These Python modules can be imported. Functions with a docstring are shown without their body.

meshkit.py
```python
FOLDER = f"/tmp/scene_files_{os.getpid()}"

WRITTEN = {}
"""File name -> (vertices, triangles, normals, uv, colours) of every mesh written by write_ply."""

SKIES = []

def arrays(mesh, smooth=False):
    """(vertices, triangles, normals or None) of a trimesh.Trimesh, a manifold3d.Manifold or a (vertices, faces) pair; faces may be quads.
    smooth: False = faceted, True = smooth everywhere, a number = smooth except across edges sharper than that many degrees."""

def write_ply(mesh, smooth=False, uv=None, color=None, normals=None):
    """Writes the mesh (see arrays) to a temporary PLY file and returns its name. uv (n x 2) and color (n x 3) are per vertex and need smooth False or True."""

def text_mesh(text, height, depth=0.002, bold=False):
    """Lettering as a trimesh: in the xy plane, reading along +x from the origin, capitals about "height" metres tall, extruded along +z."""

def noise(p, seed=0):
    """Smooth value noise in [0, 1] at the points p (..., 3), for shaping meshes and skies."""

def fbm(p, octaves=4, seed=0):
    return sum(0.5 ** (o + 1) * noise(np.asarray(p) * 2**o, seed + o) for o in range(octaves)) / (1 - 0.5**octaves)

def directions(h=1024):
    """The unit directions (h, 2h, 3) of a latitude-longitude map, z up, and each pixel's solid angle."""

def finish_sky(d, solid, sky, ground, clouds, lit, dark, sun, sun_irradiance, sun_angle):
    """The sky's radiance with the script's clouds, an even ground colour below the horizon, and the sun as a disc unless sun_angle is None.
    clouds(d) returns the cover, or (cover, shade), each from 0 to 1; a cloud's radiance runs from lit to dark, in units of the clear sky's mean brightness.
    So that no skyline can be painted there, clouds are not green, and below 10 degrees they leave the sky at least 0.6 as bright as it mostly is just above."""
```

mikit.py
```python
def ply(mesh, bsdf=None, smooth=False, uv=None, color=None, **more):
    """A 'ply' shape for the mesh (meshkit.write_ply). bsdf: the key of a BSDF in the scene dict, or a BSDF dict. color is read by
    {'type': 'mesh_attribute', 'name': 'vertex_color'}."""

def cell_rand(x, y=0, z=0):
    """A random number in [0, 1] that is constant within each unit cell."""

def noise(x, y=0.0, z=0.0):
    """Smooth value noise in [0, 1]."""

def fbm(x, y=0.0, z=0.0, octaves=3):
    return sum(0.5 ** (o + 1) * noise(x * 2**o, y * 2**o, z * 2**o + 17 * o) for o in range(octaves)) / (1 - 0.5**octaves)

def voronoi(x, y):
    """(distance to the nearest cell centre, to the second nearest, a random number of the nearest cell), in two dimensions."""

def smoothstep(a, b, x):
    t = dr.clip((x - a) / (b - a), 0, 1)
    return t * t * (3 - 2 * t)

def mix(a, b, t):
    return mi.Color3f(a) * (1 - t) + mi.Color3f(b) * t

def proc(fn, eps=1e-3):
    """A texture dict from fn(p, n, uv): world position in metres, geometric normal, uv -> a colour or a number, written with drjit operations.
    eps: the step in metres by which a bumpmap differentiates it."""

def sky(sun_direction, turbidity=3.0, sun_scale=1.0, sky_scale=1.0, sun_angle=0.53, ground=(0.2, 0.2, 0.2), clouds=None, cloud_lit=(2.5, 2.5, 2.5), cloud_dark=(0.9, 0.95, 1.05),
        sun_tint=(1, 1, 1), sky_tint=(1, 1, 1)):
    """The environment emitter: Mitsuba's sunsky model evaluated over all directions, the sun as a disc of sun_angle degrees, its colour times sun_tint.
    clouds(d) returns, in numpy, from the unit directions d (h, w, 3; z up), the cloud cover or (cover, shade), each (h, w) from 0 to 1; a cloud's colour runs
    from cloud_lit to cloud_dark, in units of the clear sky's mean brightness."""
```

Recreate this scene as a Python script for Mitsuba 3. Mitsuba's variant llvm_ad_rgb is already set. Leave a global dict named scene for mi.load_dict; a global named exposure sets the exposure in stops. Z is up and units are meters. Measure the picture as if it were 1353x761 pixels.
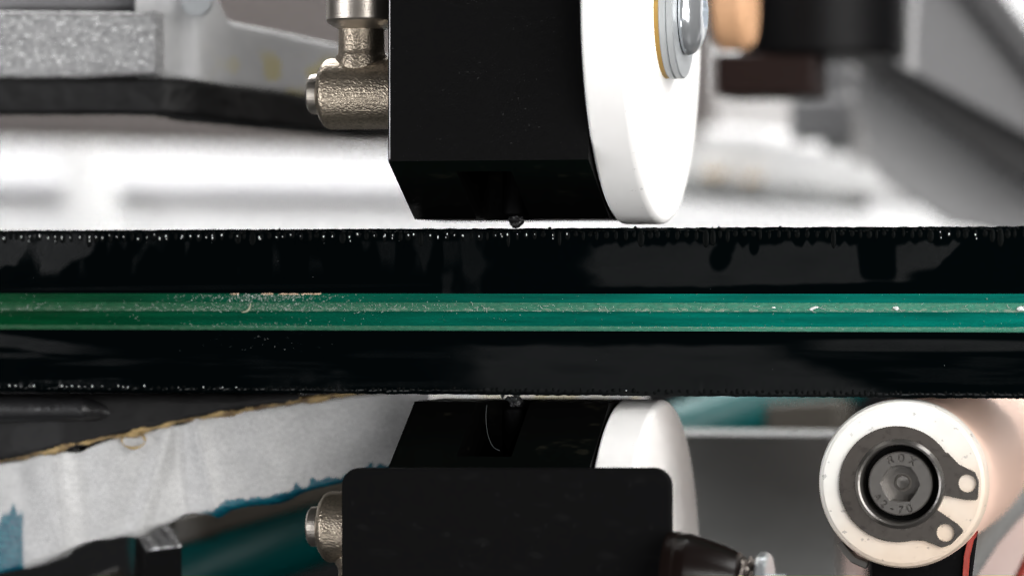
import math
import numpy as np
import trimesh
import manifold3d as m3
import shapely
import shapely.geometry as sg
import drjit as dr
import mitsuba as mi
import mikit
import meshkit
from mikit import noise, fbm, smoothstep, mix

scene, labels = {'type': 'scene'}, {}
T = mi.ScalarTransform4f
MM = 0.001            # all lengths below are written in millimetres and scaled to metres

# ------------------------------------------------------------------ camera, lamps, exposure
# The machine frame: x along the glass edge, y away from the viewer, z up. The camera stands 450 mm off, 13 degrees to the right of square.
YAW = math.radians(13)
scene['camera'] = {
    'type': 'thinlens', 'fov': 17.10, 'fov_axis': 'x', 'aperture_radius': 4.1 * MM, 'focus_distance': 445 * MM,
    'near_clip': 0.05, 'far_clip': 20.0,
    'to_world': T().look_at(origin=[450 * MM * math.sin(YAW), -450 * MM * math.cos(YAW), 0], target=[0, 0, 0], up=[0, 0, 1])}
exposure = 0.0


def lamp(key, pos, aim, w, h, rgb, label):
    scene[key] = {'type': 'rectangle',
                  'to_world': T().look_at(origin=[v * MM for v in pos], target=[v * MM for v in aim], up=[0.0123, 0.031, 1]) @ T().scale([w / 2 * MM, h / 2 * MM, 1]),
                  'emitter': {'type': 'area', 'radiance': {'type': 'rgb', 'value': list(rgb)}},
                  'bsdf': {'type': 'diffuse', 'reflectance': {'type': 'rgb', 'value': 0.2}}}
    labels[key] = {'label': label, 'category': 'lamp'}


lamp('softbox_lamp', (370, -320, 210), (20, 0, 0), 320, 320, (7.5, 7.4, 7.2), 'large square studio softbox on the right in front of the machine')
lamp('softbox_lamp_001', (-405, -350, -15), (0, 20, 0), 260, 260, (5.6, 5.6, 5.7), 'added square fill softbox on the left in front of the machine')  # fill added for the left casting and the grey sheen
lamp('softbox_lamp_002', (-60, -540, -290), (-20, 0, -20), 300, 180, (3.0, 3.0, 3.0), 'added low fill softbox in front of the machine below the camera')  # fill added to brighten the underlit lower parts
lamp('softbox_lamp_003', (470, -270, -10), (30, 0, -25), 260, 260, (6.0, 5.9, 5.8), 'added square softbox low on the right to brighten the lower wheel')  # added to lighten the right face of the lower wheel
lamp('softbox_lamp_004', (270, -430, 0), (30, 0, -15), 180, 220, (8.5, 8.4, 8.3), 'added narrow fill softbox at glass height just right of the camera')  # added because the roller blocks side light from the lower wheel
lamp('strip_lamp', (-190, 300, 420), (-190, 440, 40), 460, 160, (22.5, 22.4, 22.3), 'added long strip lamp that whitens the backdrop from above')  # added to drive the backdrop to full white
lamp('strip_lamp_001', (260, 40, 300), (30, 30, 10), 220, 120, (9, 8.9, 8.8), 'strip lamp hanging over the right end of the glass')


# ------------------------------------------------------------------ helpers
def M(name, d):
    scene[name] = d if d['type'] in ('bumpmap', 'dielectric') else {'type': 'twosided', 'bsdf': d}


def rgb(*c):
    return {'type': 'rgb', 'value': list(c)}


def pr(color, rough, metallic=0.0, specular=0.5, **k):
    d = {'type': 'principled', 'base_color': color, 'roughness': rough, 'metallic': metallic, **k}
    if metallic == 0.0:
        d['specular'] = specular
    return d


def bump(d, fn, h, eps=0.05):
    return {'type': 'bumpmap', 'texture': mikit.proc(fn, eps=eps * MM), 'scale': h * MM, 'bsdf': d}


def obj(key, mesh, bsdf, smooth=False, label=None, cat=None, group=None, kind=None):
    parts = mesh if isinstance(mesh, list) else [mesh]
    mesh = trimesh.util.concatenate([tm(q) for q in parts])
    mesh.apply_scale(MM)
    k, n = key, 0
    while k in scene:
        n += 1
        k = f'{key}_{n:03d}'
    scene[k] = mikit.ply(mesh, bsdf, smooth=smooth)
    tag(k, label, cat, group, kind)
    return k


def tag(k, label=None, cat=None, group=None, kind=None):
    d = {a: b for a, b in (('label', label), ('category', cat), ('group', group), ('kind', kind)) if b}
    if d:
        labels[k] = d


def tm(q):
    if isinstance(q, trimesh.Trimesh):
        return q.copy()
    g = q.to_mesh()
    return trimesh.Trimesh(g.vert_properties[:, :3], g.tri_verts, process=False)


def man(mesh):
    mesh = tm(mesh)
    mesh.merge_vertices()
    return m3.Manifold(m3.Mesh(np.asarray(mesh.vertices, np.float32), np.asarray(mesh.faces, np.uint32)))


def hull(points):
    return tm(m3.Manifold.hull_points(np.asarray(points, float)))


def rbox(x0, x1, y0, y1, z0, z1, r=0.4, seg=12):
    s = m3.Manifold.sphere(r, seg)
    return tm(m3.Manifold.batch_hull([s.translate([x, y, z]) for x in (x0 + r, x1 - r) for y in (y0 + r, y1 - r) for z in (z0 + r, z1 - r)]))


def extr(poly, y0, y1):
    """The outline poly of (x, z) points, or a shapely polygon, extruded from y0 to y1."""
    g = poly if hasattr(poly, 'exterior') else sg.Polygon(poly)
    g = g.buffer(0)
    m = trimesh.creation.extrude_polygon(g, y1 - y0, engine='earcut')
    v = m.vertices
    m = trimesh.Trimesh(np.c_[v[:, 0], y1 - v[:, 2], v[:, 1]], m.faces, process=False)
    return m


def slab(poly, y0, y1, r=0.6):
    """A convex outline extruded with all edges rounded."""
    g = sg.Polygon(poly).buffer(-r, join_style=2)
    s = m3.Manifold.sphere(r, 12)
    return tm(m3.Manifold.batch_hull([s.translate([x, y, z]) for x, z in list(g.exterior.coords)[:-1] for y in (y0 + r, y1 - r)]))


def lathe(profile, axis='z', at=(0, 0, 0), seg=96):
    """profile of (radius, height) revolved about the axis."""
    m = trimesh.creation.revolve(np.asarray(profile, float), sections=seg)
    v = np.asarray(m.vertices)
    if axis == 'x':
        v = np.c_[v[:, 2], v[:, 0], v[:, 1]]
    elif axis == 'y':
        v = np.c_[v[:, 1], v[:, 2], v[:, 0]]
    m = trimesh.Trimesh(v + np.asarray(at), m.faces, process=False)
    m.fix_normals()
    return m


def fillet(r_, h_, rad, n=6, kind='out'):
    """Points of a rounded outer corner at radius r_, height h_ (from the side onto the top)."""
    a = np.linspace(0, math.pi / 2, n)
    return [(r_ - rad + rad * math.cos(t), h_ - rad + rad * math.sin(t)) for t in a]


def tube(path, r, seg=8):
    path = np.asarray(path, float)
    t = np.gradient(path, axis=0)
    t /= np.linalg.norm(t, axis=1, keepdims=True)
    ref = np.array([0.31, 0.17, 0.93])
    u = np.cross(t, ref)
    u /= np.linalg.norm(u, axis=1, keepdims=True)
    w = np.cross(t, u)
    r = np.broadcast_to(r, len(path))
    a = np.arange(seg) / seg * 2 * math.pi
    v = path[:, None] + r[:, None, None] * (np.cos(a)[None, :, None] * u[:, None] + np.sin(a)[None, :, None] * w[:, None])
    return skin(v)


def skin(v):
    """Rings (n, m, 3) joined into a closed tube with end caps."""
    n, m = v.shape[:2]
    f = []
    i, j = np.meshgrid(np.arange(n - 1), np.arange(m), indexing='ij')
    a, b, c, d = i * m + j, i * m + (j + 1) % m, (i + 1) * m + (j + 1) % m, (i + 1) * m + j
    f = np.concatenate([np.stack([a, b, c], -1).reshape(-1, 3), np.stack([a, c, d], -1).reshape(-1, 3)])
    V = np.concatenate([v.reshape(-1, 3), v[0].mean(0)[None], v[-1].mean(0)[None]])
    k = np.arange(m)
    f = np.concatenate([f, np.stack([(k + 1) % m, k, np.full(m, n * m)], -1), np.stack([(n - 1) * m + k, (n - 1) * m + (k + 1) % m, np.full(m, n * m + 1)], -1)])
    g = trimesh.Trimesh(V, f, process=False)
    g.fix_normals()
    return g


def loft(stations, depth, step=0.8, ring=14, r=0.8, rough=0.0, scale=1.5, seed=0, lump=0.0, folds=()):
    """A cast bar: stations (x, y, z_bottom, z_top) of its front face; depth behind it; rounded edges; surface roughened by noise."""
    st = np.asarray(stations, float)
    s = np.r_[0, np.cumsum(np.linalg.norm(np.diff(st[:, :2], axis=0), axis=1))]
    q = np.arange(0, s[-1], step)
    p = np.stack([np.interp(q, s, st[:, k]) for k in range(4)], -1)
    if len(p) > 9:                                             # soften the corners of the path
        ker = np.hanning(9)[1:-1]
        pad = np.pad(p, ((3, 3), (0, 0)), mode='edge')
        p = np.stack([np.convolve(pad[:, k], ker / ker.sum(), 'valid') for k in range(4)], -1)
    t = np.gradient(p[:, :2], axis=0)
    t /= np.linalg.norm(t, axis=1, keepdims=True)
    nb = np.c_[-t[:, 1], t[:, 0]]                              # to the back
    nb *= np.sign(nb[:, 1])[:, None] + (nb[:, 1] == 0)[:, None]
    rings = []
    for (x, y, z0, z1), b in zip(p, nb):
        h = z1 - z0
        rr = min(r, h * 0.45)
        pts = [(rr * (1 - math.sin(a)), z0 + rr * (1 - math.cos(a))) for a in np.linspace(0, math.pi / 2, 5)]
        zs = np.linspace(z0 + rr, z1 - rr, ring)[1:-1]
        pts += [(0, z) for z in zs]
        pts += [(rr * (1 - math.cos(a)), z1 - rr * (1 - math.sin(a))) for a in np.linspace(0, math.pi / 2, 5)]
        pts += [(dd, z1) for dd in np.linspace(rr, depth, 6)[1:]] + [(dd, z0) for dd in np.linspace(depth, rr, 6)[:-1]]
        rings.append([(x + b[0] * d, y + b[1] * d, z) for d, z in pts])
    v = np.asarray(rings)
    m = skin(v)
    if rough:
        n = m.vertex_normals
        d = (meshkit.fbm(m.vertices / scale, 3, seed) - 0.5) * 2 * rough
        d += lump * (meshkit.noise((m.vertices + m.vertices[:, 2:] * [0.35, 0, 0]) / [6.0, 9.0, 22.0], seed + 3) - 0.5)          # hammered facets
        for x0, lean, width, height in folds:                   # slanting folds in the casting
            d += height * np.exp(-((m.vertices[:, 0] - x0 + lean * (m.vertices[:, 2] + 26)) / width) ** 2)
        m = trimesh.Trimesh(m.vertices + n * d[:, None], m.faces, process=False)
    return m


def loft_strip(path, thick, depth):
    """A bent flat strip: the path in the xz plane, thick across it, depth to the back."""
    q = np.linspace(0, 1, 40)
    k = np.linspace(0, 1, len(path))
    p = np.stack([np.interp(q, k, path[:, j]) for j in range(3)], -1)
    t = np.gradient(p, axis=0)
    t /= np.linalg.norm(t, axis=1, keepdims=True)
    n = np.c_[-t[:, 2], t[:, 1] * 0, t[:, 0]]
    b = 0.12
    ring = [(-0.5, b), (-0.5 + b, 0), (0.5 - b, 0), (0.5, b), (0.5, depth), (-0.5, depth)]
    return skin(np.stack([p + n * (a * thick) + np.array([0, d, 0]) for a, d in ring], 1))


def ball(c, r, sub=1):
    m = trimesh.creation.icosphere(subdivisions=sub)
    return trimesh.Trimesh(m.vertices * np.asarray(r, float) + np.asarray(c, float), m.faces, process=False)


def q3(p):
    return p.x * 1000, p.y * 1000, p.z * 1000


# ------------------------------------------------------------------ materials
def specks(p, size, cut):
    x, y, z = q3(p)
    return smoothstep(cut, cut + 0.05, noise(x / size + 3, y / size, z / size)) * smoothstep(0.35, 0.7, noise(x / 3.1, y / 3.1 + 9, z / 3.1))


def anodised(p, n, uv):
    x, y, z = q3(p)
    grain = noise(x * 6, y * 6, z * 6)
    d = specks(p, 0.20, 0.92)
    return mix((0.0018, 0.0018, 0.0019), (0.0034, 0.0034, 0.0036), grain) * (1 - d) + mi.Color3f(0.03, 0.03, 0.03) * d


M('black_anodised', bump(pr(mikit.proc(anodised), 0.55, specular=0.06), lambda p, n, uv: noise(p.x * 5000, p.y * 5000, p.z * 5000), 0.012, 0.03))
M('black_chamfer', pr(mikit.proc(lambda p, n, uv: mi.Color3f(0.0012, 0.0012, 0.0012) + mi.Color3f(0.0055, 0.005, 0.0034) * smoothstep(0.64, 0.84, fbm(p.x * 350, p.y * 350, p.z * 900))), 0.30, specular=0.12))
def dusty_black(p, n, uv):
    x, y, z = q3(p)
    smear = smoothstep(0.60, 0.80, fbm(x / 3.0 + z / 6, y / 3, z / 1.6)) * 0.0022 + smoothstep(0.74, 0.86, fbm(x / 0.9, y, z / 1.3 + 7)) * 0.003
    return mi.Color3f(0.0019, 0.0019, 0.0021) + mi.Color3f(1, 1, 1.02) * smear + mi.Color3f(0.009, 0.009, 0.009) * specks(p, 0.35, 0.93)


M('black_matt', bump(pr(mikit.proc(dusty_black), 0.6, specular=0.06),
                     lambda p, n, uv: noise(p.x * 3000, p.y * 3000, p.z * 3000), 0.015, 0.05))
M('bare_edge', pr(mikit.proc(lambda p, n, uv: mi.Color3f(0.34, 0.34, 0.35) * (0.4 + 0.9 * fbm(p.z * 400, 1.0, p.z * 90))), 0.4, 0.9))  # pale metal draws the edge highlight along with the wear
M('dark_steel', pr(rgb(0.05, 0.045, 0.042), 0.35, 1.0))


def nylon(p, n, uv):
    x, y, z = q3(p)
    spot = smoothstep(0.76, 0.84, fbm(x / 0.8 + 5, y / 0.8, z / 0.8)) * 0.25
    return mix((0.84, 0.83, 0.815), (0.81, 0.80, 0.785), smoothstep(0.4, 0.9, fbm(x / 9, y / 9, z / 9))) * (1 - spot)


M('white_plastic', pr(mikit.proc(nylon), 0.38, specular=0.4))
def warm_bounce(p, n, uv):
    # warm bounce light painted into the lower right, with a few dark scuffs
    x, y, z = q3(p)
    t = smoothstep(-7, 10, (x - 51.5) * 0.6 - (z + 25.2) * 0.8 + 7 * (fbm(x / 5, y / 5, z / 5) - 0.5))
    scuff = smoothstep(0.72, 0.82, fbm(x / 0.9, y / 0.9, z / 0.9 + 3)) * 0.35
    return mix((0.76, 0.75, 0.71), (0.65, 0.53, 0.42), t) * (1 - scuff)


M('roller_plastic', pr(mikit.proc(warm_bounce), 0.34, specular=0.45))
M('sleeve_tint', pr(rgb(0.82, 0.58, 0.47), 0.5, specular=0.3))  # salmon colour carries the orange bounce light on the roller body


def cast_bump(p, n, uv):
    x, y, z = q3(p)
    return 0.6 * noise(x * 4.5, y * 4.5, z * 4.5) + 0.4 * noise(x * 9, y * 9 + 5, z * 9)


def blast(p, n, uv):
    x, y, z = q3(p)
    return 0.6 * noise(x * 4.2, y * 4.2, z * 4.2) + 0.4 * noise(x * 7, y * 7, z * 7)


M('nickel', bump(pr(mikit.proc(lambda p, n, uv: mix((0.62, 0.53, 0.42), (0.36, 0.30, 0.23), noise(p.x * 4200, p.y * 4200, p.z * 4200))), 0.38, 0.95), blast, 0.11, 0.04))
M('turned_nickel', bump(pr(rgb(0.66, 0.60, 0.53), 0.34, 0.95), lambda p, n, uv: noise(p.z * 9000, 3.0, 1.0), 0.02, 0.03))
M('zinc', bump(pr(rgb(0.80, 0.83, 0.86), 0.16, 0.82), lambda p, n, uv: fbm(p.x * 2500, p.y * 2500, p.z * 2500), 0.01, 0.04))
M('zinc_dull', bump(pr(rgb(0.40, 0.42, 0.43), 0.42, 0.5), lambda p, n, uv: fbm(p.x * 3000, p.y * 3000, p.z * 3000), 0.03, 0.04))
M('brass_yellow', pr(rgb(0.33, 0.20, 0.045), 0.5, specular=0.4))


def grain(p, n, uv):
    x, y, z = q3(p)
    g = 0.6 * noise(x * 4.4, y * 4.4, z * 4.4) + 0.4 * noise(x * 2, y * 2, z * 2)
    return mix((0.16, 0.16, 0.165), (0.36, 0.36, 0.36), smoothstep(0.3, 0.75, g)) + mi.Color3f(0.6, 0.6, 0.6) * smoothstep(0.76, 0.86, noise(x * 3.0, y * 3.0 + 7, z * 3.0))


M('sparkle_cast', bump(pr(mikit.proc(grain), 0.33, specular=0.8, clearcoat=0.6, clearcoat_gloss=0.8), cast_bump, 0.16, 0.04))


def smooth_cast(p, n, uv):
    x, y, z = q3(p)
    c = mix((0.56, 0.56, 0.56), (0.48, 0.48, 0.485), fbm(x / 3, y / 3, z / 3))
    stain = smoothstep(0.46, 0.66, fbm(x / 3.4 + 4, y / 6, z / 4.6)) * smoothstep(-52, -45, x) * (1 - smoothstep(33, 36, z))
    return c * (1 - stain) + mi.Color3f(0.55, 0.50, 0.30) * stain


M('smooth_cast', bump(pr(mikit.proc(smooth_cast), 0.5, specular=0.3), cast_bump, 0.02, 0.05))


def lower_edge(x):
    """Height of the lower edge of the casting."""
    return -0.00116 * x * x + 0.1587 * x + -21.571


def lower_cast(p, n, uv):
    x, y, z = q3(p)
    c = mix((0.35, 0.35, 0.35), (0.53, 0.53, 0.525), fbm(x * 2.6, y * 2.6, z * 2.6)) * (0.9 + 0.2 * fbm(x / 3, y / 3, z / 3 + 8))
    # blue paint that has run along the lower edge, and on the end at the left
    edge = z - lower_edge(x)
    blue = (1 - smoothstep(0.0, 0.35, edge - 3.0 * dr.square(fbm(x / 1.1, 2.0, z / 2.5)) + 0.1)) * smoothstep(-48.2, -44.9, x)
    left = (1 - smoothstep(-73.0, -72.2, x - 0.6 * fbm(x, y, z / 1.2))) * (1 - smoothstep(-35.2, -34.0, z - 4.5 * noise(x * 1.3, 1.0, 4.0)))
    b = dr.maximum(blue, left)
    return c * (1 - b) + mix((0.0, 0.12, 0.16), (0.0, 0.04, 0.08), noise(x * 1.5, y, z * 3)) * b


M('lower_cast', bump(pr(mikit.proc(lower_cast), 0.36, specular=0.8), cast_bump, 0.10, 0.05))
M('rubber', bump(pr(rgb(0.0075, 0.0074, 0.0076), 0.55, specular=0.25), lambda p, n, uv: fbm(p.x * 900, p.y * 900, p.z * 1500), 0.08, 0.08))
M('rubber_satin', bump(pr(rgb(0.012, 0.012, 0.013), 0.38, specular=0.5), lambda p, n, uv: fbm(p.x * 1500, p.y * 200, p.z * 500), 0.10, 0.08))
M('glue', bump(pr(mikit.proc(lambda p, n, uv: mix((0.40, 0.28, 0.12), (0.09, 0.055, 0.025), smoothstep(0.3, 0.7, fbm(p.x * 700, p.y * 700, p.z * 900)))), 0.5), cast_bump, 0.1, 0.05))


# the cut faces of the black layers: hazy masks draw grey reflections; only the gloss differs
def px_ell(x, z, cx, cz, rx, rz):
    return 1 - smoothstep(0.62, 1.2, dr.sqrt(dr.square((x - cx) / rx) + dr.square((z - cz) / rz)))


def upper_rough(p, n, uv):
    x, y, z = q3(p)
    wob = 2.2 * (fbm(x / 4, z / 3, 3.0) - 0.5)
    hazy = smoothstep(8, 13, x + wob * 2) * (1 - smoothstep(57.0, 57.8, x + wob - 0.8 * (z - 4)))
    hazy *= smoothstep(-0.2, 0.5, z + wob * 0.3 - 0.02 * (x - 20)) * (1 - smoothstep(5.8, 6.6, z + 0.9 * noise(x / 0.7, 1.0, 2.0)))
    clear_drip = dr.maximum(dr.maximum(px_ell(x, z, 27.9 + 0.15 * (z - 4), 4.0, 1.55, 1.9), px_ell(x, z, 28.6, 6.0, 1.35, 2.2)), px_ell(dr.square((x + 0.25 * wob - 48.3 - 0.10 * (4 - z)) / 2.6), dr.square((z + 0.3 * wob - 4.4) / 3.7), 0, 0, 1, 1))
    clear_drip = dr.maximum(clear_drip, px_ell(x, z, 32.3, 5.4, 0.7, 1.2))
    clear_drip = dr.maximum(clear_drip, smoothstep(51, 54, x) * (1 - smoothstep(1.4, 2.6, z - 0.12 * (x - 52))))
    left = (1 - smoothstep(-56, -46, x)) * smoothstep(0.52, 0.62, fbm(x / 5, z / 7, 8.0)) * smoothstep(1.0, 3.5, z)
    haze2 = smoothstep(-26, -16, x) * (1 - smoothstep(-4, 4, x)) * smoothstep(0.5, 0.75, fbm(x / 3, z / 6, 5.0)) * 0.6
    run = smoothstep(0.60, 0.80, noise(x * 0.8 + 0.3 * noise(x, z / 2, 2.0), z * 0.12, 6.0)) * smoothstep(0.5, 4.5, z) * (1 - smoothstep(6.0, 6.6, z)) * (1 - smoothstep(-8, 6, x)) * 0.55
    thin = px_ell(z - 0.5 - 0.01 * x, x, 0, -40, 0.35, 34) * 0.25
    return 0.09 + 0.36 * dr.clip(dr.maximum(dr.maximum(hazy * (0.8 + 0.4 * fbm(x / 7, z / 2, 3.0)) * (1 - clear_drip), thin), dr.maximum(left, dr.maximum(haze2, run))), 0, 1)


def lower_rough(p, n, uv):
    x, y, z = q3(p)
    wob = 3 * (fbm(x / 6, z / 3, 13.0) - 0.5)
    hazy = smoothstep(-14, 0, x + wob * 2) * (1 - smoothstep(34, 42, x + wob * 2 + 2.2 * (z + 9))) * (1 - smoothstep(-8.0, -7.0, z + wob * 0.4))
    hazy = dr.maximum(hazy, smoothstep(34, 44, x) * px_ell(z, x, -7.4, 50, 0.9, 30))
    left = (1 - smoothstep(-66, -50, x)) * px_ell(z + 1.2 * (fbm(x / 5, z / 2, 1.0) - 0.5) + 0.08 * (x + 66), x, -7.9, -72, 1.1, 22) * 0.6
    mid = smoothstep(-40, -25, x) * (1 - smoothstep(-18, -8, x)) * smoothstep(0.45, 0.7, fbm(x / 8, z / 3, 5.0)) * (1 - smoothstep(-8.4, -7.6, z)) * 0.6
    streak = smoothstep(0.52, 0.75, fbm(x / 14, z * 1.1, 9.0)) * 0.4 * (1 - smoothstep(-7.5, -6.5, z))
    hazy = hazy * (0.7 + 0.6 * fbm(x / 9, z / 1.5, 3.0))
    return 0.09 + 0.36 * dr.clip(dr.maximum(dr.maximum(hazy, left), dr.maximum(mid, streak)), 0, 1)


M('black_glass_upper', pr(rgb(0.0006, 0.0014, 0.0017), mikit.proc(upper_rough), specular=0.20))
M('black_glass_lower', pr(rgb(0.0006, 0.0014, 0.0017), mikit.proc(lower_rough), specular=0.19))
M('black_glass_gloss', pr(rgb(0.0012, 0.0016, 0.0015), 0.10, specular=0.5))


# refracted light painted into the green band, leaf green left to blue green right
def tint(a, b):
    def fn(p, n, uv):
        x, y, z = q3(p)
        t = smoothstep(-75, 55, x)
        return mix(a, b, t) * (0.62 + 0.76 * fbm(x / 11, z * 1.7, 4.0))
    return fn


def frost(a, b):
    def fn(p, n, uv):
        x, y, z = q3(p)
        t = smoothstep(-75, 55, x)
        g = fbm(x * 1.6, z * 5, 2.0)
        c = mix(a, b, t)  # the frosted strips carry the same painted light gradient
        w = smoothstep(0.50, 0.70, g) * (0.12 + 0.22 * t)
        w = w * (0.35 + 1.3 * px_ell(z, x, -2.95, x, 0.28, 1))
        return c * (0.85 + 0.3 * noise(x * 3, z * 5, 7.0)) * (1 - w) + mi.Color3f(0.24, 0.28, 0.22) * w
    return fn


M('green_gloss', pr(mikit.proc(tint((0.001, 0.034, 0.011), (0.001, 0.108, 0.083))), 0.16, specular=0.4))
M('green_frost', bump(pr(mikit.proc(frost((0.003, 0.050, 0.017), (0.034, 0.165, 0.110))), 0.55, specular=0.3), cast_bump, 0.05, 0.04))
M('white_grit', pr(rgb(0.58, 0.60, 0.58), 0.6))
M('grey_grit', pr(rgb(0.28, 0.33, 0.30), 0.6))
M('peach_dust', pr(rgb(0.26, 0.27, 0.19), 0.6))
M('peach_grit', pr(rgb(0.66, 0.46, 0.32), 0.6))
M('clear_thread', pr(rgb(0.035, 0.038, 0.038), 0.15, specular=0.6))
M('black_glass_dull', pr(rgb(0.0012, 0.0018, 0.0018), 0.5, specular=0.04))
M('glass_glint', pr(rgb(0.50, 0.52, 0.52), 0.25, specular=0.6))  # pale base colour stands for specular glints on the teeth

# blurred background
M('white_board', pr(rgb(0.74, 0.74, 0.74), 0.7))
M('taupe_paint', pr(rgb(0.135, 0.118, 0.112), 0.6))
M('grey_paint', pr(rgb(0.20, 0.20, 0.205), 0.5))
M('light_paint', pr(rgb(0.62, 0.61, 0.60), 0.5))
M('white_paint', pr(rgb(0.80, 0.80, 0.79), 0.5))
M('groove_shade', pr(rgb(0.030, 0.030, 0.031), 0.5))
M('black_housing', pr(rgb(0.0035, 0.0035, 0.004), 0.5, specular=0.12))
M('red_brown', pr(rgb(0.014, 0.006, 0.0048), 0.5, specular=0.2))
M('tan_plastic', pr(rgb(0.66, 0.38, 0.21), 0.5))
M('teal_paint', pr(rgb(0.0, 0.080, 0.080), 0.38, specular=0.4))
M('panel_grey', pr(rgb(0.20, 0.205, 0.20), 0.5))
M('brown_paint', pr(rgb(0.055, 0.048, 0.038), 0.5))
M('red_rubber', bump(pr(rgb(0.28, 0.035, 0.024), 0.45), cast_bump, 0.05, 0.05))
M('pink_paint', pr(rgb(0.60, 0.47, 0.43), 0.5))
M('brushed_steel', bump(pr(mikit.proc(lambda p, n, uv: mix((0.12, 0.12, 0.125), (0.42, 0.42, 0.43), smoothstep(0.3, 0.7, noise(p.x * 1700 + p.y * 900, 1.0, 5.0)) * (0.5 + 0.8 * noise(p.x * 900, p.y * 900, 2.0)))), 0.35, 0.5), lambda p, n, uv: noise(p.x * 1500 + p.y * 700, 1.0, 3.0), 0.5, 0.05))

# ------------------------------------------------------------------ backdrop
obj('backdrop', rbox(-420, 420, 470, 476, -260, 330, 1), 'white_board', kind='structure')

# ------------------------------------------------------------------ the laminated glass
G = 'laminated_glass_sheet'
labels[G] = {'label': 'long laminated glass sheet seen edge on with a green band between two black layers', 'category': 'glass sheet'}
X0, X1 = -95.0, 90.0


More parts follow.
